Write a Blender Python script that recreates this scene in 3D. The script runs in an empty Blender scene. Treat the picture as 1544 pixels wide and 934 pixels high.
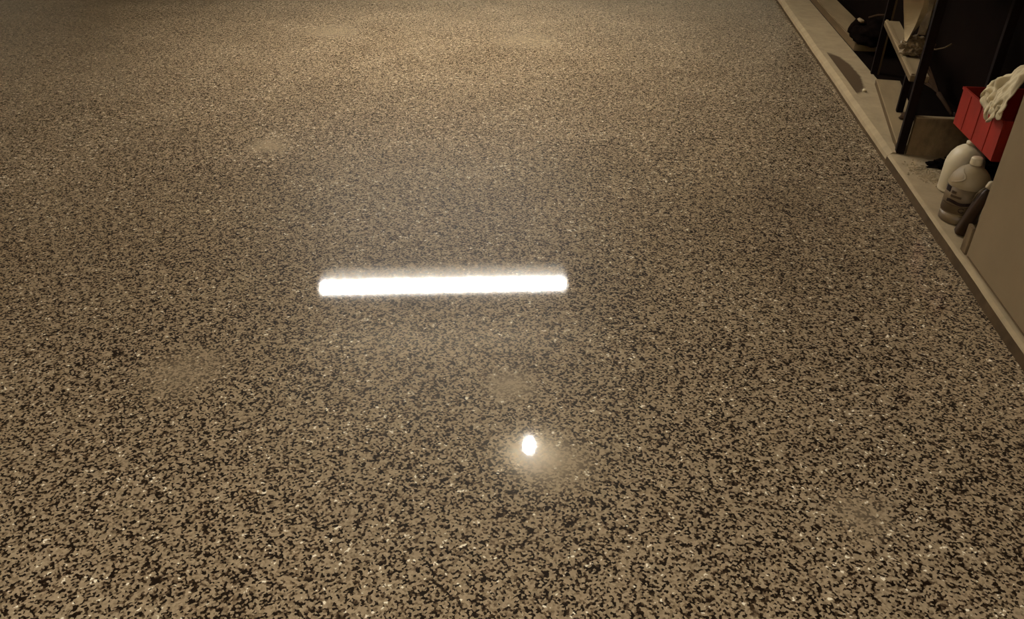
import bpy, bmesh, math, random
from mathutils import Vector, Matrix, noise

R = math.radians
random.seed(7)
scene = bpy.context.scene
col = scene.collection

# ------------------------------------------------------------------ camera, world, exposure
# World frame: +Y runs along the kerb, +X points to the wall with the shelves, floor at z = 0.
cam_data = bpy.data.cameras.new('camera')
cam_data.sensor_fit = 'HORIZONTAL'
cam_data.sensor_width = 36.0
cam_data.lens = 1160.0 / 1544.0 * 36.0
cam_data.clip_start = 0.02
cam = bpy.data.objects.new('camera', cam_data)
cam.location = (0, 0, 1.5)
cam.rotation_euler = (R(90 - 32.4), 0, R(9.0))
col.objects.link(cam)
scene.camera = cam

world = bpy.data.worlds.new('world')
world.use_nodes = True
world.node_tree.nodes['Background'].inputs[0].default_value = (0.9, 0.85, 0.75, 1)
world.node_tree.nodes['Background'].inputs[1].default_value = 0.02
scene.world = world

scene.view_settings.view_transform = 'Standard'
scene.view_settings.look = 'None'
scene.view_settings.gamma = 1.0
scene.view_settings.use_curve_mapping = False
scene.view_settings.exposure = 0.66
scene.cycles.use_denoising = True
scene.cycles.max_bounces = 8
scene.cycles.sample_clamp_indirect = 6.0

TUBE_STRENGTH = 145.0
BULB_STRENGTH = 1500.0
LAMP_COL = (1.0, 0.985, 0.945)

# ------------------------------------------------------------------ helpers
def lin(r, g, b):
    def f(c):
        c /= 255.0
        return c / 12.92 if c <= 0.04045 else ((c + 0.055) / 1.055) ** 2.4
    return (f(r), f(g), f(b), 1.0)

def mat_plain(name, rgb, rough=0.7, var=0.25, scale=12.0, bump=0.0, bump_scale=60.0, metallic=0.0, spec=0.3,
              stretch=None, coords='Object'):
    m = bpy.data.materials.new(name)
    m.use_nodes = True
    nt = m.node_tree
    b = nt.nodes['Principled BSDF']
    tc = nt.nodes.new('ShaderNodeTexCoord')
    mp = nt.nodes.new('ShaderNodeMapping')
    if stretch:
        mp.inputs['Scale'].default_value = stretch
    nt.links.new(tc.outputs[coords], mp.inputs['Vector'])
    n = nt.nodes.new('ShaderNodeTexNoise')
    n.inputs['Scale'].default_value = scale
    n.inputs['Detail'].default_value = 5
    n.inputs['Roughness'].default_value = 0.6
    nt.links.new(mp.outputs[0], n.inputs['Vector'])
    cr = nt.nodes.new('ShaderNodeValToRGB')
    c = lin(*rgb)
    cr.color_ramp.elements[0].position = 0.28
    cr.color_ramp.elements[1].position = 0.72
    cr.color_ramp.elements[0].color = (c[0] * (1 - var), c[1] * (1 - var), c[2] * (1 - var), 1)
    cr.color_ramp.elements[1].color = tuple(min(1, c[i] * (1 + var)) for i in range(3)) + (1,)
    nt.links.new(n.outputs['Fac'], cr.inputs[0])
    nt.links.new(cr.outputs[0], b.inputs['Base Color'])
    b.inputs['Roughness'].default_value = rough
    b.inputs['Metallic'].default_value = metallic
    b.inputs['Specular IOR Level'].default_value = spec
    if bump:
        n2 = nt.nodes.new('ShaderNodeTexNoise')
        n2.inputs['Scale'].default_value = bump_scale
        n2.inputs['Detail'].default_value = 4
        nt.links.new(mp.outputs[0], n2.inputs['Vector'])
        bp = nt.nodes.new('ShaderNodeBump')
        bp.inputs['Strength'].default_value = 0.6
        bp.inputs['Distance'].default_value = bump
        nt.links.new(n2.outputs['Fac'], bp.inputs['Height'])
        nt.links.new(bp.outputs[0], b.inputs['Normal'])
    return m

def mat_emit(name, colr, strength):
    m = bpy.data.materials.new(name)
    m.use_nodes = True
    nt = m.node_tree
    b = nt.nodes['Principled BSDF']
    b.inputs['Base Color'].default_value = (0.9, 0.9, 0.88, 1)
    b.inputs['Emission Color'].default_value = tuple(colr) + (1,)
    b.inputs['Emission Strength'].default_value = strength
    return m

def finish(name, bm, mat, parent=None, smooth=False, bevel=0.0, loc=None, rot=None):
    if bevel:
        bmesh.ops.bevel(bm, geom=[e for e in bm.edges], offset=bevel, segments=2, affect='EDGES', clamp_overlap=True)
    bmesh.ops.recalc_face_normals(bm, faces=bm.faces)
    me = bpy.data.meshes.new(name)
    bm.to_mesh(me)
    bm.free()
    if smooth:
        for p in me.polygons:
            p.use_smooth = True
    for mm in (mat if isinstance(mat, (list, tuple)) else [mat]):
        me.materials.append(mm)
    o = bpy.data.objects.new(name, me)
    col.objects.link(o)
    if loc is not None:
        o.location = loc
    if rot is not None:
        o.rotation_euler = rot
    if parent is not None:
        o.parent = parent
    return o

def bm_box(x0, x1, y0, y1, z0, z1, bm=None):
    bm = bm or bmesh.new()
    vs = [bm.verts.new(p) for p in ((x0, y0, z0), (x1, y0, z0), (x1, y1, z0), (x0, y1, z0),
                                    (x0, y0, z1), (x1, y0, z1), (x1, y1, z1), (x0, y1, z1))]
    for f in ((0, 3, 2, 1), (4, 5, 6, 7), (0, 1, 5, 4), (1, 2, 6, 5), (2, 3, 7, 6), (3, 0, 4, 7)):
        bm.faces.new([vs[i] for i in f])
    return bm

def bm_lathe(profile, seg=32, sx=1.0, sy=1.0, bm=None, power=2.0):
    """profile: (radius, z) from bottom to top; power > 2 squares the section off."""
    bm = bm or bmesh.new()
    rings = []
    for r, z in profile:
        if r < 1e-5:
            rings.append([bm.verts.new((0, 0, z))])
            continue
        ring = []
        for i in range(seg):
            a = 2 * math.pi * i / seg
            ca, sa = math.cos(a), math.sin(a)
            k = (abs(ca) ** power + abs(sa) ** power) ** (-1.0 / power)
            ring.append(bm.verts.new((r * k * ca * sx, r * k * sa * sy, z)))
        rings.append(ring)
    for a, b in zip(rings, rings[1:]):
        for i in range(seg):
            j = (i + 1) % seg
            if len(a) == 1:
                bm.faces.new((a[0], b[j], b[i]))
            elif len(b) == 1:
                bm.faces.new((a[i], a[j], b[0]))
            else:
                bm.faces.new((a[i], a[j], b[j], b[i]))
    if len(rings[0]) > 1:
        bm.faces.new(list(reversed(rings[0])))
    if len(rings[-1]) > 1:
        bm.faces.new(rings[-1])
    return bm

def bm_tube(path, r, seg=8, bm=None):
    bm = bm or bmesh.new()
    path = [Vector(p) for p in path]
    rad = r if isinstance(r, (list, tuple)) else [r] * len(path)
    rings = []
    for i, p in enumerate(path):
        d = (path[min(i + 1, len(path) - 1)] - path[max(i - 1, 0)]).normalized()
        u = d.cross(Vector((0, 0, 1)))
        if u.length < 1e-3:
            u = d.cross(Vector((1, 0, 0)))
        u.normalize()
        v = d.cross(u)
        rings.append([bm.verts.new(p + (u * math.cos(2 * math.pi * k / seg) + v * math.sin(2 * math.pi * k / seg)) * rad[i])
                      for k in range(seg)])
    for a, b in zip(rings, rings[1:]):
        for k in range(seg):
            bm.faces.new((a[k], a[(k + 1) % seg], b[(k + 1) % seg], b[k]))
    bm.faces.new(rings[0])
    bm.faces.new(list(reversed(rings[-1])))
    return bm

def bm_lump(size, amp, freq, seed, sub=4, flat=None, ridged=False):
    bm = bmesh.new()
    bmesh.ops.create_icosphere(bm, subdivisions=sub, radius=1.0)
    off = Vector((seed * 3.1, seed * 1.7, seed * 0.9))
    for v in bm.verts:
        d = v.co.normalized()
        n = noise.noise(d * freq + off) + 0.5 * noise.noise(d * freq * 2.1 + off)
        if ridged:
            n = 0.5 - abs(n) * 1.6
        k = 1 + amp * n
        v.co = Vector((d.x * size[0] * k, d.y * size[1] * k, d.z * size[2] * k))
        if flat is not None and v.co.z < flat:
            v.co.z = flat + (v.co.z - flat) * 0.03
    return bm

def cyl_patch(r, a0, a1, z0, z1, seg=20, bm=None, thick=0.0008, zfun=None):
    """a curved label patch lying on a cylinder of radius r"""
    bm = bm or bmesh.new()
    prev = None
    for i in range(seg + 1):
        a = a0 + (a1 - a0) * i / seg
        dz = zfun(i / seg) if zfun else 0
        c = [bm.verts.new((math.cos(a) * rr, math.sin(a) * rr, zz + dz))
             for rr, zz in ((r, z0), (r + thick, z0), (r + thick, z1), (r, z1))]
        if prev:
            for k in range(4):
                bm.faces.new((prev[k], prev[(k + 1) % 4], c[(k + 1) % 4], c[k]))
        prev = c
    return bm

def tag(o, label, cat=None, group=None, kind=None):
    o['label'] = label
    if cat:
        o['category'] = cat
    if group:
        o['group'] = group
    if kind:
        o['kind'] = kind
    return o

def empty(name, loc, rot=(0, 0, 0)):
    o = bpy.data.objects.new(name, None)
    o.location = loc
    o.rotation_euler = rot
    o.empty_display_size = 0.05
    col.objects.link(o)
    return o

# ------------------------------------------------------------------ floor material: flake broadcast epoxy under a clear coat
def mat_floor():
    m = bpy.data.materials.new('flake_epoxy')
    m.use_nodes = True
    nt = m.node_tree
    N, L = nt.nodes, nt.links
    b = N['Principled BSDF']
    tc = N.new('ShaderNodeTexCoord')
    # bend the flake outlines
    nd = N.new('ShaderNodeTexNoise'); nd.inputs['Scale'].default_value = 170; nd.inputs['Detail'].default_value = 2
    L.new(tc.outputs['Object'], nd.inputs['Vector'])
    sc = N.new('ShaderNodeVectorMath'); sc.operation = 'MULTIPLY_ADD'
    sc.inputs[1].default_value = (0.007, 0.007, 0.0)
    L.new(nd.outputs['Color'], sc.inputs[0]); L.new(tc.outputs['Object'], sc.inputs[2])
    vo = N.new('ShaderNodeTexVoronoi'); vo.voronoi_dimensions = '2D'; vo.inputs['Scale'].default_value = 175
    L.new(sc.outputs[0], vo.inputs['Vector'])
    sep = N.new('ShaderNodeSeparateColor'); L.new(vo.outputs['Color'], sep.inputs[0])
    # clustering of dark flakes
    nb = N.new('ShaderNodeTexNoise'); nb.inputs['Scale'].default_value = 45; nb.inputs['Detail'].default_value = 3
    L.new(tc.outputs['Object'], nb.inputs['Vector'])
    nl = N.new('ShaderNodeTexNoise'); nl.inputs['Scale'].default_value = 2.2; nl.inputs['Detail'].default_value = 4
    L.new(tc.outputs['Object'], nl.inputs['Vector'])
    a1 = N.new('ShaderNodeMath'); a1.operation = 'MULTIPLY_ADD'; a1.inputs[1].default_value = 0.55; 
    L.new(nb.outputs['Fac'], a1.inputs[0]); L.new(sep.outputs[0], a1.inputs[2])
    a2 = N.new('ShaderNodeMath'); a2.operation = 'MULTIPLY_ADD'; a2.inputs[1].default_value = 0.30
    L.new(nl.outputs['Fac'], a2.inputs[0]); L.new(a1.outputs[0], a2.inputs[2])
    a3 = N.new('ShaderNodeMath'); a3.operation = 'SUBTRACT'; a3.inputs[1].default_value = 0.485
    L.new(a2.outputs[0], a3.inputs[0])
    nm = N.new('ShaderNodeTexNoise'); nm.inputs['Scale'].default_value = 34; nm.inputs['Detail'].default_value = 2
    L.new(tc.outputs['Object'], nm.inputs['Vector'])
    a4 = N.new('ShaderNodeMath'); a4.operation = 'MULTIPLY_ADD'; a4.inputs[1].default_value = 0.8
    L.new(nm.outputs['Fac'], a4.inputs[0]); L.new(a3.outputs[0], a4.inputs[2])
    a5 = N.new('ShaderNodeMath'); a5.operation = 'SUBTRACT'; a5.inputs[1].default_value = 0.435
    L.new(a4.outputs[0], a5.inputs[0])
    cr = N.new('ShaderNodeValToRGB')
    cr.color_ramp.interpolation = 'LINEAR'
    e = cr.color_ramp.elements
    e[0].position = 0.10; e[0].color = lin(*FLK[0])
    e[1].position = 0.22; e[1].color = lin(*FLK[1])
    for p, c in ((0.34, FLK[2]), (0.55, FLK[3]), (0.90, FLK[4]), (0.97, FLK[4]), (0.985, FLK[5])):
        x = e.new(p); x.color = lin(*c)
    L.new(a5.outputs[0], cr.inputs[0])
    # pale blotches in the flake colour; one paints the glow by the bulb's dot
    blotch = None
    for (hx, hy, hr, hs) in BLOTCHES:
        d = N.new('ShaderNodeVectorMath'); d.operation = 'DISTANCE'
        mp = N.new('ShaderNodeVectorMath'); mp.operation = 'MULTIPLY_ADD'
        mp.inputs[1].default_value = (0.5 * hr, 0.5 * hr, 0)
        n3 = N.new('ShaderNodeTexNoise'); n3.inputs['Scale'].default_value = 9; n3.inputs['Detail'].default_value = 4
        L.new(tc.outputs['Object'], n3.inputs['Vector'])
        L.new(n3.outputs['Color'], mp.inputs[0]); L.new(tc.outputs['Object'], mp.inputs[2])
        L.new(mp.outputs[0], d.inputs[0]); d.inputs[1].default_value = (hx + .25 * hr, hy + .25 * hr, 0)
        mr = N.new('ShaderNodeMapRange'); mr.interpolation_type = 'SMOOTHSTEP'
        mr.inputs['From Min'].default_value = hr; mr.inputs['From Max'].default_value = 0.0
        mr.inputs['To Min'].default_value = 0; mr.inputs['To Max'].default_value = hs
        L.new(d.outputs['Value'], mr.inputs['Value'])
        if blotch is None:
            blotch = mr.outputs[0]
        else:
            ad = N.new('ShaderNodeMath'); ad.operation = 'MAXIMUM'
            L.new(blotch, ad.inputs[0]); L.new(mr.outputs[0], ad.inputs[1]); blotch = ad.outputs[0]
    mx = N.new('ShaderNodeMix'); mx.data_type = 'RGBA'
    L.new(blotch, mx.inputs['Factor']); L.new(cr.outputs[0], mx.inputs['A'])
    mx.inputs['B'].default_value = lin(*BLOTCH_COL)
    L.new(mx.outputs['Result'], b.inputs['Base Color'])
    b.inputs['Roughness'].default_value = 0.5
    b.inputs['Specular IOR Level'].default_value = 0.06
    b.inputs['Specular Tint'].default_value = (1.0, 0.80, 0.56, 1)
    b.inputs['Coat Weight'].default_value = COAT[0]
    b.inputs['Coat Roughness'].default_value = COAT[1]
    b.inputs['Coat IOR'].default_value = 1.42
    # orange peel of the clear coat
    n4 = N.new('ShaderNodeTexNoise'); n4.inputs['Scale'].default_value = 120; n4.inputs['Detail'].default_value = 3
    L.new(tc.outputs['Object'], n4.inputs['Vector'])
    b1 = N.new('ShaderNodeBump'); b1.inputs['Strength'].default_value = 1.0; b1.inputs['Distance'].default_value = COAT[2]
    L.new(n4.outputs['Fac'], b1.inputs['Height'])
    L.new(b1.outputs[0], b.inputs['Coat Normal'])
    return m

FLK = [(20, 10, 5), (58, 43, 28), (112, 95, 72), (139, 121, 95), (154, 136, 109), (225, 215, 190)]
BLOTCHES = [(-2.57, 6.45, .35, .4), (-0.89, 6.40, .4, .35), (-1.95, 3.78, .16, .7), (-1.36, 1.80, .20, .45),
        (-0.305, 1.90, .13, .7), (-0.13, 1.57, .16, .7), (0.67, 1.50, .12, .4), ]  # second blotch on this row is painted glow around the bulb's reflection
BLOTCH_COL = (146, 128, 101)
COAT = (0.7, 0.035, 0.00005)

# ------------------------------------------------------------------ materials
M = {}
M['floor'] = mat_floor()
M['ceiling'] = mat_plain('ceiling_board', (178, 163, 136), 0.85, 0.08, 3)
M['wall'] = mat_plain('painted_wall', (205, 192, 165), 0.8, 0.08, 2)
M['shade_black'] = mat_plain('painted_shade', (14, 8, 5), 0.95, 0.3, 8, spec=0.02)  # black colour stands for the deep shade behind the shelves
M['conc'] = mat_plain('ledge_concrete', (144, 126, 97), 0.9, 0.16, 9, 0.0015, 70, spec=0.15)
M['conc_dark'] = mat_plain('kerb_face_dark', (70, 55, 36), 0.9, 0.25, 14, 0.001, 90, spec=0.1)
M['dark_wood'] = mat_plain('black_stained_wood', (20, 10, 6), 0.85, 0.4, 14, 0.0006, 60, spec=0.08, stretch=(1, 1, 0.15))
M['worn_edge'] = mat_plain('worn_wood_edge', (74, 58, 38), 0.8, 0.3, 20, spec=0.1)
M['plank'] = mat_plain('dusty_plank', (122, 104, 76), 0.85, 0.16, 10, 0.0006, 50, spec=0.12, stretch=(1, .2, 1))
M['plank_edge'] = mat_plain('plank_edge', (82, 66, 44), 0.85, 0.2, 14, spec=0.1, stretch=(1, .2, 1))  # plank colour darkened as shade for the front faces
M['grain'] = mat_plain('rough_sawn_board', (98, 80, 56), 0.85, 0.4, 26, 0.0006, 40, spec=0.1, stretch=(0.6, 1, 0.35))
M['white_plastic'] = mat_plain('white_plastic', (186, 170, 138), 0.45, 0.08, 8, spec=0.35)
M['cap'] = mat_plain('cap_plastic', (178, 160, 128), 0.4, 0.06, 20, spec=0.4)
M['jug'] = mat_plain('cloudy_jug_plastic', (130, 112, 82), 0.58, 0.1, 14, spec=0.35)
M['jug_low'] = mat_plain('jug_base_plastic', (98, 80, 55), 0.45, 0.08, 14, spec=0.3)
M['label'] = mat_plain('jug_label', (90, 73, 49), 0.55, 0.15, 24, spec=0.2)
M['ink'] = mat_plain('label_ink', (30, 16, 9), 0.6, 0.3, 30, spec=0.15)
M['ink2'] = mat_plain('label_ink_pale', (66, 50, 32), 0.6, 0.3, 40, spec=0.15)
M['oil'] = mat_plain('dark_bottle_plastic', (50, 34, 20), 0.5, 0.2, 12, spec=0.2)
M['red'] = mat_plain('red_plastic', (130, 30, 15), 0.55, 0.3, 9, spec=0.2, stretch=(1, 1, 0.4))
M['rag'] = mat_plain('white_rag', (190, 174, 140), 0.85, 0.1, 14, 0.002, 40, spec=0.1)
M['bag'] = mat_plain('white_bag', (178, 158, 122), 0.5, 0.1, 10, 0.002, 30, spec=0.3)
M['film'] = mat_plain('crinkled_film', (124, 106, 78), 0.35, 0.35, 26, 0.004, 40, spec=0.4)
M['black'] = mat_plain('black_cloth', (10, 5, 3), 0.95, 0.3, 8, spec=0.02)
M['cabinet'] = mat_plain('tan_sheet_metal', (118, 100, 73), 0.75, 0.07, 4, spec=0.12)
M['straw'] = mat_plain('dark_straw', (52, 36, 22), 0.9, 0.3, 20, spec=0.1)
M['pale'] = mat_plain('pale_scrap', (140, 120, 90), 0.8, 0.2, 20, spec=0.1)
M['metal_white'] = mat_plain('white_enamel', (225, 220, 208), 0.4, 0.03, 5, spec=0.4)
M['wing'] = mat_plain('grey_enamel', (205, 198, 184), 0.6, 0.05, 5, spec=0.1)
M['metal_grey'] = mat_plain('zinc_chain', (150, 145, 135), 0.4, 0.1, 20, metallic=0.8)
M['tube'] = mat_emit('fluorescent_tube', LAMP_COL, TUBE_STRENGTH)
M['bulb'] = mat_emit('lit_bulb', LAMP_COL, BULB_STRENGTH)

# ledge concrete carries a dark half-moon patch by the kerb
def add_dark_patch(m, cx, cy, rx, ry):
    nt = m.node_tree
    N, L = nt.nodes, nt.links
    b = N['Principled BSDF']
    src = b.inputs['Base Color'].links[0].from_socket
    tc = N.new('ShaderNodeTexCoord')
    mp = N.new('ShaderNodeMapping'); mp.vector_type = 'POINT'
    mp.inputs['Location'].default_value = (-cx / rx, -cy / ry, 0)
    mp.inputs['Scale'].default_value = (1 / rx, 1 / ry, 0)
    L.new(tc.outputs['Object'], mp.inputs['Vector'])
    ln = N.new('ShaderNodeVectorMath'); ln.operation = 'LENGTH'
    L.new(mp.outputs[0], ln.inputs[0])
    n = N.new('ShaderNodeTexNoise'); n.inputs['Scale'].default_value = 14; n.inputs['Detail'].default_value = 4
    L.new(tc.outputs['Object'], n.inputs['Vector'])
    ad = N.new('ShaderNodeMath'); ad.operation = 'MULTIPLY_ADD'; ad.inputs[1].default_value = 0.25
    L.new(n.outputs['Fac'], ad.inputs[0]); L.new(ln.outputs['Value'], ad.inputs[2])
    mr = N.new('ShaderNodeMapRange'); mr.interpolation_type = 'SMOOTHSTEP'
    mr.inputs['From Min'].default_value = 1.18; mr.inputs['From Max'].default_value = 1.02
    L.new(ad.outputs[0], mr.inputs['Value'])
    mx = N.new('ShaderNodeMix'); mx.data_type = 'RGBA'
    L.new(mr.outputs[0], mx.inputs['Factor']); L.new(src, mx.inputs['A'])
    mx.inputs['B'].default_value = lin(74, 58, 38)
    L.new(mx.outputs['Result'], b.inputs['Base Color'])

M['ledge'] = mat_plain('dark_patch_concrete', (144, 126, 97), 0.9, 0.16, 9, 0.0015, 70, spec=0.15)
add_dark_patch(M['ledge'], 1.385, 5.62, 0.118, 0.54)

# ------------------------------------------------------------------ the room
X0, X1, Y0, Y1, ZC = -7.6, 1.92, -3.2, 10.6, 3.06
KX = 1.32      # foot of the kerb
def struct(name, bm, mat, label, **kw):
    o = finish(name, bm, mat, **kw)
    o['kind'] = 'structure'
    o['label'] = label
    return o

struct('floor', bm_box(X0, X1, Y0, Y1, -0.1, 0.0), M['floor'], 'glossy tan and black flake epoxy floor')
struct('ceiling', bm_box(X0, X1, Y0, Y1, ZC, ZC + 0.1), M['ceiling'], 'plain tan ceiling board above the floor')
struct('wall_left', bm_box(X0 - 0.1, X0, Y0 - .1, Y1 + .1, -0.1, ZC + 0.1), M['wall'], 'plain tan painted wall')
struct('wall_right', bm_box(X1, X1 + 0.1, Y0 - .1, Y1 + .1, -0.1, ZC + 0.1), M['shade_black'], 'wall behind the shelves, coloured black as shade')
struct('wall_back', bm_box(X0, X1, Y1, Y1 + 0.1, -0.1, ZC + 0.1), M['wall'], 'plain tan end wall')
struct('wall_front', bm_box(X0, X1, Y0 - 0.1, Y0, -0.1, ZC + 0.1), M['wall'], 'plain tan wall behind the viewer')

# kerb: worn concrete lip with a darker face, split by a joint; a flat concrete ledge behind it
def kerb(y0, y1, xin, ztop, cham, dark_to, seed):
    bm = bmesh.new()
    n = int((y1 - y0) / 0.06)
    rows = []
    for i in range(n + 1):
        y = y0 + (y1 - y0) * i / n
        w = 0.004 * noise.noise(Vector((0, y * 2.3, seed))) + 0.0025 * noise.noise(Vector((3, y * 9, seed)))
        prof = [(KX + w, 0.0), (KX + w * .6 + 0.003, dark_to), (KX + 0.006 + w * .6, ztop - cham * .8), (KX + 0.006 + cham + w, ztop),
                (xin + w * .4, ztop + 0.001), (xin + 0.003 + w * .4, 0.048), (xin + 0.003, 0.0)]
        rows.append([bm.verts.new((px, y, pz)) for px, pz in prof])
    for a, b in zip(rows, rows[1:]):
        for k in range(len(a) - 1):
            f = bm.faces.new((a[k], b[k], b[k + 1], a[k + 1]))
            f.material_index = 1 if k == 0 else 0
    bm.faces.new(rows[0]); bm.faces.new(list(reversed(rows[-1])))
    return bm
struct('trim_1', kerb(Y0, 4.035, 1.343, 0.0525, 0.008, 0.040, 1), [M['conc'], M['conc_dark']], 'near concrete kerb with dark brown face')
struct('trim_2', kerb(4.05, Y1, 1.386, 0.058, 0.024, 0.018, 5), [M['conc'], M['conc_dark']], 'far rounded concrete kerb beyond the joint')
struct('trim_4', bm_box(1.598, X1, Y0, Y1, 0.0, 0.05), M['shade_black'], 'back of the ledge along the wall, coloured black as shade')
struct('trim_3', bm_box(1.343, 1.598, Y0, Y1, 0.0, 0.05), M['ledge'], 'concrete ledge with a dark half-moon patch behind the kerb')
ZL = 0.0505

# ------------------------------------------------------------------ lamps (seen as mirror images in the floor)
def fluorescent(loc, rz, label):
    L_ = 2.46
    t = empty('fluorescent_light', loc, (0, 0, rz))
    tag(t, label, 'ceiling light', 'long fluorescent fixtures hung on chains')
    h = L_ / 2
    finish('housing', bm_box(-h, h, -0.03, 0.03, 0.055, 0.10), M['metal_white'], t)
    for s in (-1, 1):
        # sloped reflector wing with a narrow slot beside the housing
        bm = bmesh.new()
        if s < 0:
            pts = [(-h, -0.050, 0.060), (h, -0.050, 0.060), (h, -0.060, 0.040), (-h, -0.060, 0.040)]
        else:
            pts = [(-h, 0.046, 0.056), (h, 0.046, 0.056), (h, 0.210, -0.075), (-h, 0.210, -0.075)]
        lo = [bm.verts.new(p) for p in pts]; hi = [bm.verts.new((p[0], p[1], p[2] + 0.003)) for p in pts]
        bm.faces.new(lo); bm.faces.new(list(reversed(hi)))
        for k in range(4):
            bm.faces.new((lo[k], hi[k], hi[(k + 1) % 4], lo[(k + 1) % 4]))
        finish('reflector_wing', bm, M['wing'], t)
        finish('tube', bm_tube([(-h + 0.02, 0.030 * s, 0.015), (h - 0.02, 0.030 * s, 0.015)], 0.019, 16), M['tube'], t, smooth=True)
        finish('end_plate', bm_box(s * h - 0.006, s * h + 0.006, -0.07, 0.07, -0.005, 0.10), M['metal_white'], t)
        bm = bmesh.new()
        for k in range(18):
            z = 0.10 + k * (ZC - 2.40 - 0.10) / 18
            r = (k % 2) * math.pi / 2
            ring = [(s * (h - 0.2) + 0.008 * math.cos(a) * math.cos(r), 0.008 * math.cos(a) * math.sin(r), z + 0.018 + 0.022 * math.sin(a))
                    for a in [2 * math.pi * q / 10 for q in range(11)]]
            bm_tube(ring, 0.002, 5, bm)
        finish('chain', bm, M['metal_grey'], t)
    return t
fluorescent((-1.707, 6.434, 2.40), R(11.1), 'long two-tube fluorescent fixture mirrored as a white bar in the floor')
fluorescent((-0.5, -1.9, 2.40), R(11.1), 'long two-tube fluorescent fixture hung behind the viewer')

def bulb_lamp():
    t = empty('bulb_lamp', (-0.622, 4.87, ZC), (0, 0, 0))
    tag(t, 'bare round bulb in a porcelain holder mirrored as a white dot', 'ceiling light')
    finish('holder', bm_lathe([(0.0, -0.04), (0.03, -0.04), (0.034, -0.02), (0.06, -0.012), (0.062, -0.0005), (0, -0.0005)], 32), M['metal_white'], t, smooth=True)
    finish('bulb', bm_lathe([(0, -0.105), (0.014, -0.102), (0.024, -0.094), (0.029, -0.082), (0.029, -0.070), (0.023, -0.058), (0.016, -0.050), (0.013, -0.0405)], 28), M['bulb'], t, smooth=True)
    return t
bulb_lamp()

# ------------------------------------------------------------------ shelving unit standing askew on the ledge
def shelving():
    a = R(-8.1)                                    # local +Y runs from the near post to the far post
    t = empty('shelving_unit', (1.364, 4.05, ZL), (0, 0, a))
    tag(t, 'black wooden shelving unit with a dusty plank shelf on the ledge', 'shelf')
    top = 1.45
    def post(x, y, w, d):
        p = finish('post', bm_box(x, x + w, y, y + d, 0, top), M['dark_wood'], t, bevel=0.002)
        return p
    post(0, 0, 0.040, 0.045)
    p = post(0, 1.552, 0.040, 0.045)
    finish('worn_edge', bm_box(0.0405, 0.052, 1.553, 1.575, 0, top - 0.1), M['worn_edge'], p)
    post(0.34, 0.10, 0.040, 0.045)
    post(0.34, 1.552, 0.040, 0.045)
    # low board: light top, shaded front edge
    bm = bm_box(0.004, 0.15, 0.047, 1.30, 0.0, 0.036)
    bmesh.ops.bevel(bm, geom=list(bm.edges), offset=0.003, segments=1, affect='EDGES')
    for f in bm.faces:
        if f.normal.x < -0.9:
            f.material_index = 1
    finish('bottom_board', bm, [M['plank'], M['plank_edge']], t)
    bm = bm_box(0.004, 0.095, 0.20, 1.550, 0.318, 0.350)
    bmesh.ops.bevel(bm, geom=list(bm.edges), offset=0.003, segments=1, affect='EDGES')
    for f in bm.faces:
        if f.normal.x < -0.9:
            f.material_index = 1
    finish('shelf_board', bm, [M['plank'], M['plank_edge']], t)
    finish('shelf_lip', bm_box(0.010, 0.024, 0.21, 1.548, 0.3505, 0.356), M['plank'], t)
    finish('support_leg', bm_box(0.055, 0.090, 0.60, 0.64, 0.0365, 0.3175), M['dark_wood'], t, bevel=0.002)
    finish('prop_stick', bm_tube([(0.118, 0.575, 0.0365), (0.124, 0.575, 0.10), (0.128, 0.575, 0.17)], [0.014, 0.013, 0.011], 12), M['pale'], t, smooth=True)
    for z in (0.85, 1.35):
        finish('upper_shelf', bm_box(0.004, 0.36, 0.047, 1.550, z, z + 0.03), M['dark_wood'], t)
    return t
shelving()

o = finish('black_scrap', bm_lump((0.04, 0.045, 0.018), 0.5, 2.2, 4, 3, flat=-0.008), M['straw'], smooth=True, loc=(1.535, 4.53, 0.096))
tag(o, 'small dark scrap on the low board under the shelf', 'scrap')

# cross board standing on edge behind the near post
t = empty('cross_board', (1.413, 4.045, ZL))
tag(t, 'rough brown board standing on edge with a pale top', 'board')
finish('board', bm_box(0.0, 0.50, -0.003, 0.020, 0.0, 0.193), M['grain'], t)
finish('top_edge', bm_box(0.0, 0.50, -0.006, 0.024, 0.1932, 0.199), M['plank'], t)

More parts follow.
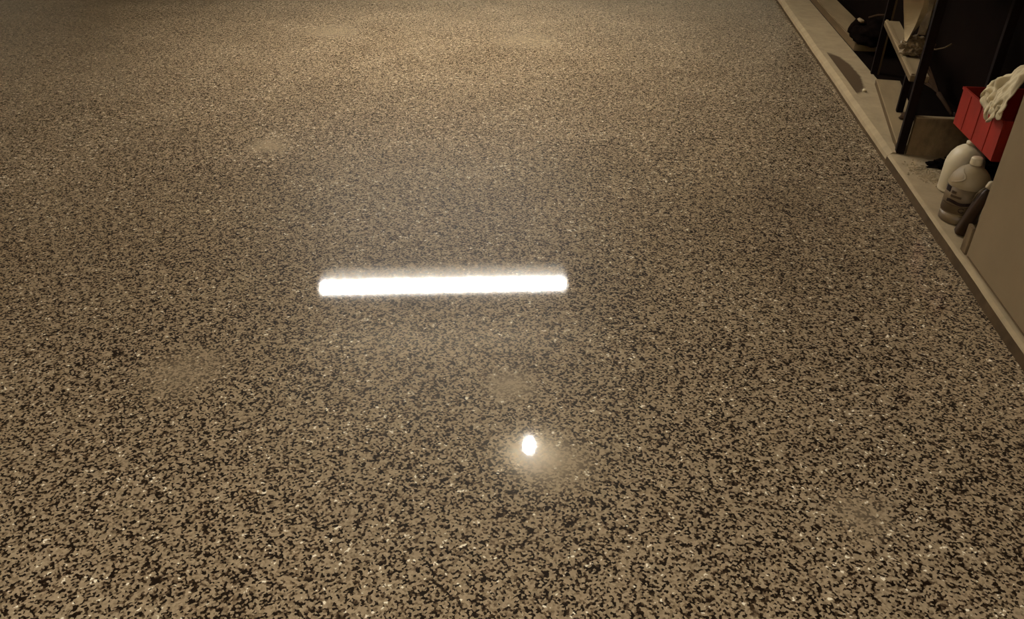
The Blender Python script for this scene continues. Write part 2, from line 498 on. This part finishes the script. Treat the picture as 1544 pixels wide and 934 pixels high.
# ------------------------------------------------------------------ bottles
def gallon_jug():
    t = empty('gallon_jug', (1.425, 3.275, ZL))
    tag(t, 'cloudy plastic gallon jug with dark printed label and white cap', 'jug')
    finish('base_band', bm_lathe([(0, 0.0), (0.070, 0.0), (0.0765, 0.006), (0.0775, 0.044)], 40), M['jug_low'], t, smooth=True)
    body = finish('body', bm_lathe([(0.0775, 0.0441), (0.0775, 0.160), (0.0792, 0.167), (0.0780, 0.180), (0.0725, 0.198), (0.063, 0.214), (0.050, 0.228),
                             (0.035, 0.239), (0.023, 0.245), (0.019, 0.249), (0.019, 0.256)], 40), M['jug'], t, smooth=True)
    # moulded grip ridge on the shoulder
    grip = []
    for i in range(15):
        u = i / 14
        ang = R(190) + R(55) * math.sin(u * math.pi) * 0.75
        zz = 0.176 + 0.058 * u
        rr = 0.0785 - 0.036 * u ** 1.7
        grip.append((rr * math.cos(ang), rr * math.sin(ang), zz))
    finish('grip', bm_tube(grip, [0.0015 + 0.003 * math.sin(i / 14 * math.pi) for i in range(15)], 10), M['jug'], body, smooth=True)
    cap = finish('cap', bm_lathe([(0.0, 0.2495), (0.0225, 0.2495), (0.0235, 0.254), (0.0225, 0.276), (0.019, 0.281), (0, 0.282)], 24), M['cap'], t, smooth=True)
    lab = finish('label', cyl_patch(0.0776, R(150), R(345), 0.050, 0.160, 40), M['label'], t, smooth=True)
    finish('print_band', cyl_patch(0.0785, R(196), R(285), 0.092, 0.106, 24, zfun=lambda u: 0.003 * math.sin(u * 9)), M['ink'], lab)
    finish('print_band', cyl_patch(0.0785, R(180), R(285), 0.084, 0.087, 24), M['ink2'], lab)
    finish('print_block', cyl_patch(0.0785, R(176), R(200), 0.134, 0.159, 8), M['ink'], lab)
    finish('print_block', cyl_patch(0.0785, R(206), R(240), 0.118, 0.128, 8), M['ink2'], lab)
    finish('print_block', cyl_patch(0.0785, R(206), R(222), 0.134, 0.146, 8), M['ink2'], lab)
    # round mark like a letter C / G
    ring = []
    for i in range(17):
        a = R(40) + R(290) * i / 16
        ang = R(250) + math.cos(a) * 0.14
        ring.append((0.0787 * math.cos(ang), 0.0787 * math.sin(ang), 0.071 + 0.009 * math.sin(a)))
    finish('print_ring', bm_tube(ring, 0.0016, 6), M['ink'], lab)
    return t
gallon_jug()

def white_bottle():
    t = empty('white_jug', (1.520, 3.60, ZL))
    tag(t, 'plain white plastic jug standing behind the labelled jug', 'jug')
    finish('body', bm_lathe([(0, 0), (0.074, 0), (0.081, 0.005), (0.0825, 0.012), (0.080, 0.017), (0.082, 0.022), (0.082, 0.130), (0.079, 0.150), (0.070, 0.176), (0.055, 0.199), (0.038, 0.213), (0.021, 0.220), (0.019, 0.224)], 40, 1, 1.0),
           M['white_plastic'], t, smooth=True)
    finish('cap', bm_lathe([(0, 0.2242), (0.021, 0.2242), (0.021, 0.237), (0.0, 0.2375)], 24), M['cap'], t, smooth=True)
white_bottle()

def oil_bottle():
    t = empty('oil_bottle', (1.386, 3.13, ZL), (0, R(13.5), R(-12)))
    tag(t, 'slim dark brown bottle with white cap leaning beside the tan cabinet', 'bottle')
    finish('body', bm_lathe([(0, 0.002), (0.020, 0.002), (0.0235, 0.006), (0.024, 0.17), (0.0225, 0.19), (0.018, 0.205), (0.012, 0.213), (0.011, 0.216)], 28, 0.82, 1.2, power=4),
           M['oil'], t, smooth=True)
    finish('cap', bm_lathe([(0, 0.2162), (0.014, 0.2162), (0.0145, 0.222), (0.0135, 0.240), (0.009, 0.246), (0, 0.247)], 20), M['cap'], t, smooth=True)
    finish('handle', bm_tube([(-0.0245, 0.0, 0.15), (-0.0265, -0.004, 0.18), (-0.021, -0.006, 0.203), (-0.010, -0.004, 0.214)], 0.0035, 8), M['label'], t, smooth=True)  # paler than the bottle: the handle's highlight is put into its colour
oil_bottle()

tag(finish('corner_strip', bm_box(1.347, 1.362, 2.935, 2.985, ZL, 0.165), M['grain'], bevel=0.002), 'small brown strip added for the shaded cabinet corner by the slim bottle', 'strip')  # added strip standing for the cabinet's rounded corner in shade

# ------------------------------------------------------------------ tan cabinet at the near end
def cabinet():
    t = empty('metal_cabinet', (1.345, 1.60, ZL))
    tag(t, 'tan sheet-metal cabinet standing at the kerb edge', 'cabinet')
    finish('body', bm_box(0.002, 0.52, 0.0, 1.32, 0.0, 0.80), M['cabinet'], t, bevel=0.006)
    finish('plinth_seam', bm_box(0.0, 0.004, 0.02, 1.30, 0.010, 0.014), M['plank_edge'], t)
cabinet()

# ------------------------------------------------------------------ wall shelf, red bin, white rag
t = empty('wall_shelf', (1.56, 3.20, 0.280))
tag(t, 'dark narrow wall shelf under the red bin', 'shelf')
finish('board', bm_box(0, X1 - 1.56 - 0.001, 0, 0.80, 0.0, 0.018), M['dark_wood'], t)
for y in (0.08, 0.70):
    bm = bmesh.new()
    v = [bm.verts.new(p) for p in ((0.34, y, -0.001), (0.06, y, -0.001), (0.34, y, -0.20), (0.34, y + .02, -0.001), (0.06, y + .02, -0.001), (0.34, y + .02, -0.20))]
    for f in ((0, 1, 2), (5, 4, 3), (0, 3, 4, 1), (1, 4, 5, 2), (2, 5, 3, 0)):
        bm.faces.new([v[i] for i in f])
    finish('bracket', bm, M['dark_wood'], t)

def red_bin():
    t = empty('red_bin', (1.50, 3.325, 0.2985))
    tag(t, 'bright red plastic storage bin above the two jugs', 'bin')
    w, l, h, th = 0.26, 0.49, 0.174, 0.006
    finish('front_panel', bm_box(0, th, 0, l, 0, h), M['red'], t, bevel=0.0015)
    finish('back_panel', bm_box(w - th, w, 0, l, 0, h), M['red'], t)
    finish('end_panel', bm_box(th + .0002, w - th - .0002, 0, th, 0, h), M['red'], t)
    finish('end_panel', bm_box(th + .0002, w - th - .0002, l - th, l, 0, h), M['red'], t)
    finish('bottom', bm_box(th + .0002, w - th - .0002, th + .0002, l - th - .0002, 0, th), M['red'], t)
    for y in (0.11, 0.245, 0.38):
        finish('rib', bm_box(-0.003, -0.0002, y - 0.004, y + 0.004, 0.006, h - 0.014), M['red'], t)
    finish('rim', bm_box(-0.006, -0.0002, 0.0, l, h - 0.012, h), M['red'], t, bevel=0.001)
red_bin()

def rag():
    bm = bmesh.new()
    nu, nv = 46, 40
    # profile (x, z) from inside the bin over the rim and down its front
    prof = [(1.66, 0.46), (1.64, 0.54), (1.59, 0.575), (1.54, 0.555), (1.505, 0.515), (1.485, 0.483), (1.478, 0.450), (1.476, 0.415)]
    def P(v):
        f = v * (len(prof) - 1); i = min(int(f), len(prof) - 2); u = f - i
        return prof[i][0] * (1 - u) + prof[i + 1][0] * u, prof[i][1] * (1 - u) + prof[i + 1][1] * u
    rows = []
    for j in range(nv + 1):
        v = j / nv
        x, z = P(v)
        row = []
        for i in range(nu + 1):
            u = i / nu
            edge = 0.045 * noise.noise(Vector((v * 4.2, 2.0, 1.0)))
            y = 3.30 + (0.235 + edge * 1.8 - 0.10 * max(0, v - .45)) * u
            k = noise.noise(Vector((u * 6.5, v * 2.2, 4.0))) * 0.040 + noise.noise(Vector((u * 11, v * 9.5, 9.0))) * 0.024
            lift = 0.045 + (1 - u) * 0.12 * max(0, 1 - abs(v - .35) * 2.2)
            zz = z + lift + k * (0.7 if v < .6 else .25)
            if v > .6:
                zz += (v - .6) * 0.20 * (noise.noise(Vector((u * 5, 7.7, 0))) + 0.15)
            xx = x - abs(k) * (0.9 if v > .5 else .1)
            row.append(bm.verts.new((xx - 0.004, y, zz)))
        rows.append(row)
    for a, b in zip(rows, rows[1:]):
        for i in range(nu):
            bm.faces.new((a[i], a[i + 1], b[i + 1], b[i]))
    o = finish('white_rag', bm, M['rag'], smooth=True)
    md = o.modifiers.new('thickness', 'SOLIDIFY'); md.thickness = 0.004; md.offset = 0
    tag(o, 'crumpled white rag spilling over the rim of the red bin', 'rag')
rag()

# ------------------------------------------------------------------ odds and ends on the shelf and ledge
def plastic_bag():
    t = empty('plastic_bag', (1.495, 4.66, 0.4075))
    tag(t, 'crinkled clear and white plastic bag on the plank shelf', 'bag')
    finish('film_pouch', bm_lump((0.062, 0.045, 0.058), 0.5, 2.3, 6, 4, flat=-0.040, ridged=True), M['film'], t, loc=(0.008, 0, 0.042))
    # folded white upper part: wide at the top, tapering down to a point
    bm = bmesh.new()
    pts = []
    for k in range(13):
        u = k / 12
        z = 0.075 + 0.30 * u
        wl = -0.045 - 0.085 * u
        wr = -0.035 + 0.115 * min(1, u * 1.6)
        fold = [(wl, -0.006), (wl * .45 + wr * .55, -0.03 - 0.012 * math.sin(u * 7)), (wr, -0.004), (wl * .4 + wr * .6, 0.022)]
        pts.append([bm.verts.new((x, y, z + 0.004 * noise.noise(Vector((x * 40, y * 40, z * 20))))) for x, y in fold])
    for a, b in zip(pts, pts[1:]):
        for k in range(4):
            bm.faces.new((a[k], a[(k + 1) % 4], b[(k + 1) % 4], b[k]))
    bm.faces.new(pts[0]); bm.faces.new(list(reversed(pts[-1])))
    bmesh.ops.subdivide_edges(bm, edges=list(bm.edges), cuts=1, use_grid_fill=True, smooth=0.1)
    finish('white_fold', bm, M['bag'], t)
    # second loose fold to the right
    bm = bmesh.new()
    rows = []
    for k in range(9):
        u = k / 8
        z = 0.110 + 0.26 * u
        rows.append([bm.verts.new((x, y, z)) for x, y in ((0.01 + .01 * u, -0.012), (0.05, -0.022 - .006 * math.sin(u * 8)), (0.062 + 0.02 * u, 0.005), (0.03, 0.018))])
    for a, b in zip(rows, rows[1:]):
        for k in range(4):
            bm.faces.new((a[k], a[(k + 1) % 4], b[(k + 1) % 4], b[k]))
    bm.faces.new(rows[0]); bm.faces.new(list(reversed(rows[-1])))
    finish('loose_fold', bm, M['film'], t)
plastic_bag()

# sill plank at the back of the ledge, far end
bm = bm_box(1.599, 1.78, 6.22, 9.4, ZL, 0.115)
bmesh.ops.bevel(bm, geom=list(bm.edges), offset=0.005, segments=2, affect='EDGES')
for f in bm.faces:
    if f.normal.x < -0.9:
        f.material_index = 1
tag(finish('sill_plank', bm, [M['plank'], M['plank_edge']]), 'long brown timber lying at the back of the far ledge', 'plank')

def black_bundle():
    t = empty('black_bag', (1.715, 6.22, 0.116))
    tag(t, 'limp black cloth bag lying beyond the far shelf post', 'bag')
    finish('body', bm_lump((0.16, 0.19, 0.10), 0.35, 1.7, 11, 4, flat=-0.06), M['black'], t, smooth=True, loc=(0, 0.0, 0.062))
    finish('loose_end', bm_lump((0.06, 0.06, 0.075), 0.3, 2.0, 5, 3), M['black'], t, smooth=True, loc=(-0.11, 0.05, 0.08))
    finish('buckle', bm_lump((0.022, 0.03, 0.012), 0.3, 2.0, 8, 3), M['pale'], t, smooth=True, loc=(-0.118, -0.02, 0.158), rot=(0.2, 0.3, 0.5))
    finish('strap', bm_tube([(-0.05, 0.05, 0.165), (0.0, 0.02, 0.19), (0.05, -0.02, 0.20), (0.10, -0.03, 0.17)], 0.009, 6), M['straw'], t, smooth=True)
black_bundle()
tag(finish('pale_scrap', bm_lump((0.03, 0.04, 0.05), 0.3, 2, 21, 3, flat=-0.04), M['pale'], smooth=True, loc=(1.70, 6.62, 0.156)),
    'pale crumpled scrap behind the black cloth bag', 'scrap')
tag(finish('black_rag', bm_lump((0.085, 0.05, 0.022), 0.6, 2.4, 15, 4, flat=-0.008), M['black'], smooth=True, loc=(1.565, 3.90, ZL + 0.0085)),
    'flat black rag on the ledge in front of the cross board', 'rag')
tag(finish('pebble', bm_lump((0.012, 0.014, 0.010), 0.3, 1.5, 2, 3, flat=-0.006), M['rag'], smooth=True, loc=(1.448, 5.16, ZL + 0.0065)),
    'small pale pebble at the end of the half-moon patch', 'pebble')

def broom():
    t = empty('hand_broom', (1.79, 4.62, 0.10))
    tag(t, 'dim dark hand broom leaning in the shadow behind the cross board', 'broom')
    finish('handle', bm_tube([(0.0, -0.02, 0.0), (0.0, 0.16, 0.024), (0.0, 0.26, 0.036)], [0.010, 0.011, 0.014], 10), M['straw'], t, smooth=True)
    bm = bmesh.new()
    for k in range(22):
        u = k / 21 - .5
        bm_tube([(0.0, 0.25, 0.034), (0.004 * math.sin(k * 2.3), 0.40, 0.055 + u * 0.05), (0.006 * math.sin(k * 1.3), 0.56 + 0.02 * math.sin(k * 3.1), 0.07 + u * 0.11)], 0.0028, 4, bm)
    br = finish('bristles', bm, M['straw'], t)
    br['kind'] = 'stuff'
broom()

tag(finish('wire_hook', bm_tube([(1.74, 5.17, 0.37), (1.742, 5.08, 0.402), (1.744, 5.02, 0.385), (1.744, 5.04, 0.36), (1.742, 5.13, 0.357), (1.742, 5.0, 0.36), (1.75, 4.88, 0.40), (1.75, 4.80, 0.44)], 0.004, 6), M['worn_edge'], smooth=True),
    'thin bent wire lying in the dark behind the shelf post', 'wire')

# dirt swept up on the ledge between kerb and cross board: grains nobody could count
bm = bmesh.new()
for i in range(420):
    a = random.gauss(0, 1); b_ = random.gauss(0, 1)
    x, y = 1.44 + 0.035 * a, 3.80 + 0.075 * b_
    if not (1.352 < x < 1.55) or (x > 1.40 and y > 4.03) or y > 4.03:
        continue
    s = random.uniform(0.0015, 0.005)
    r = bmesh.ops.create_icosphere(bm, subdivisions=1, radius=s)
    for v in r['verts']:
        v.co = Vector((v.co.x * random.uniform(.8, 1.3) + x, v.co.y * random.uniform(.8, 1.3) + y, v.co.z * 0.6 + ZL + s * 0.45))
o = finish('dirt', bm, M['conc'])
tag(o, 'loose gritty dirt on the ledge beside the white jug', 'dirt', kind='stuff')
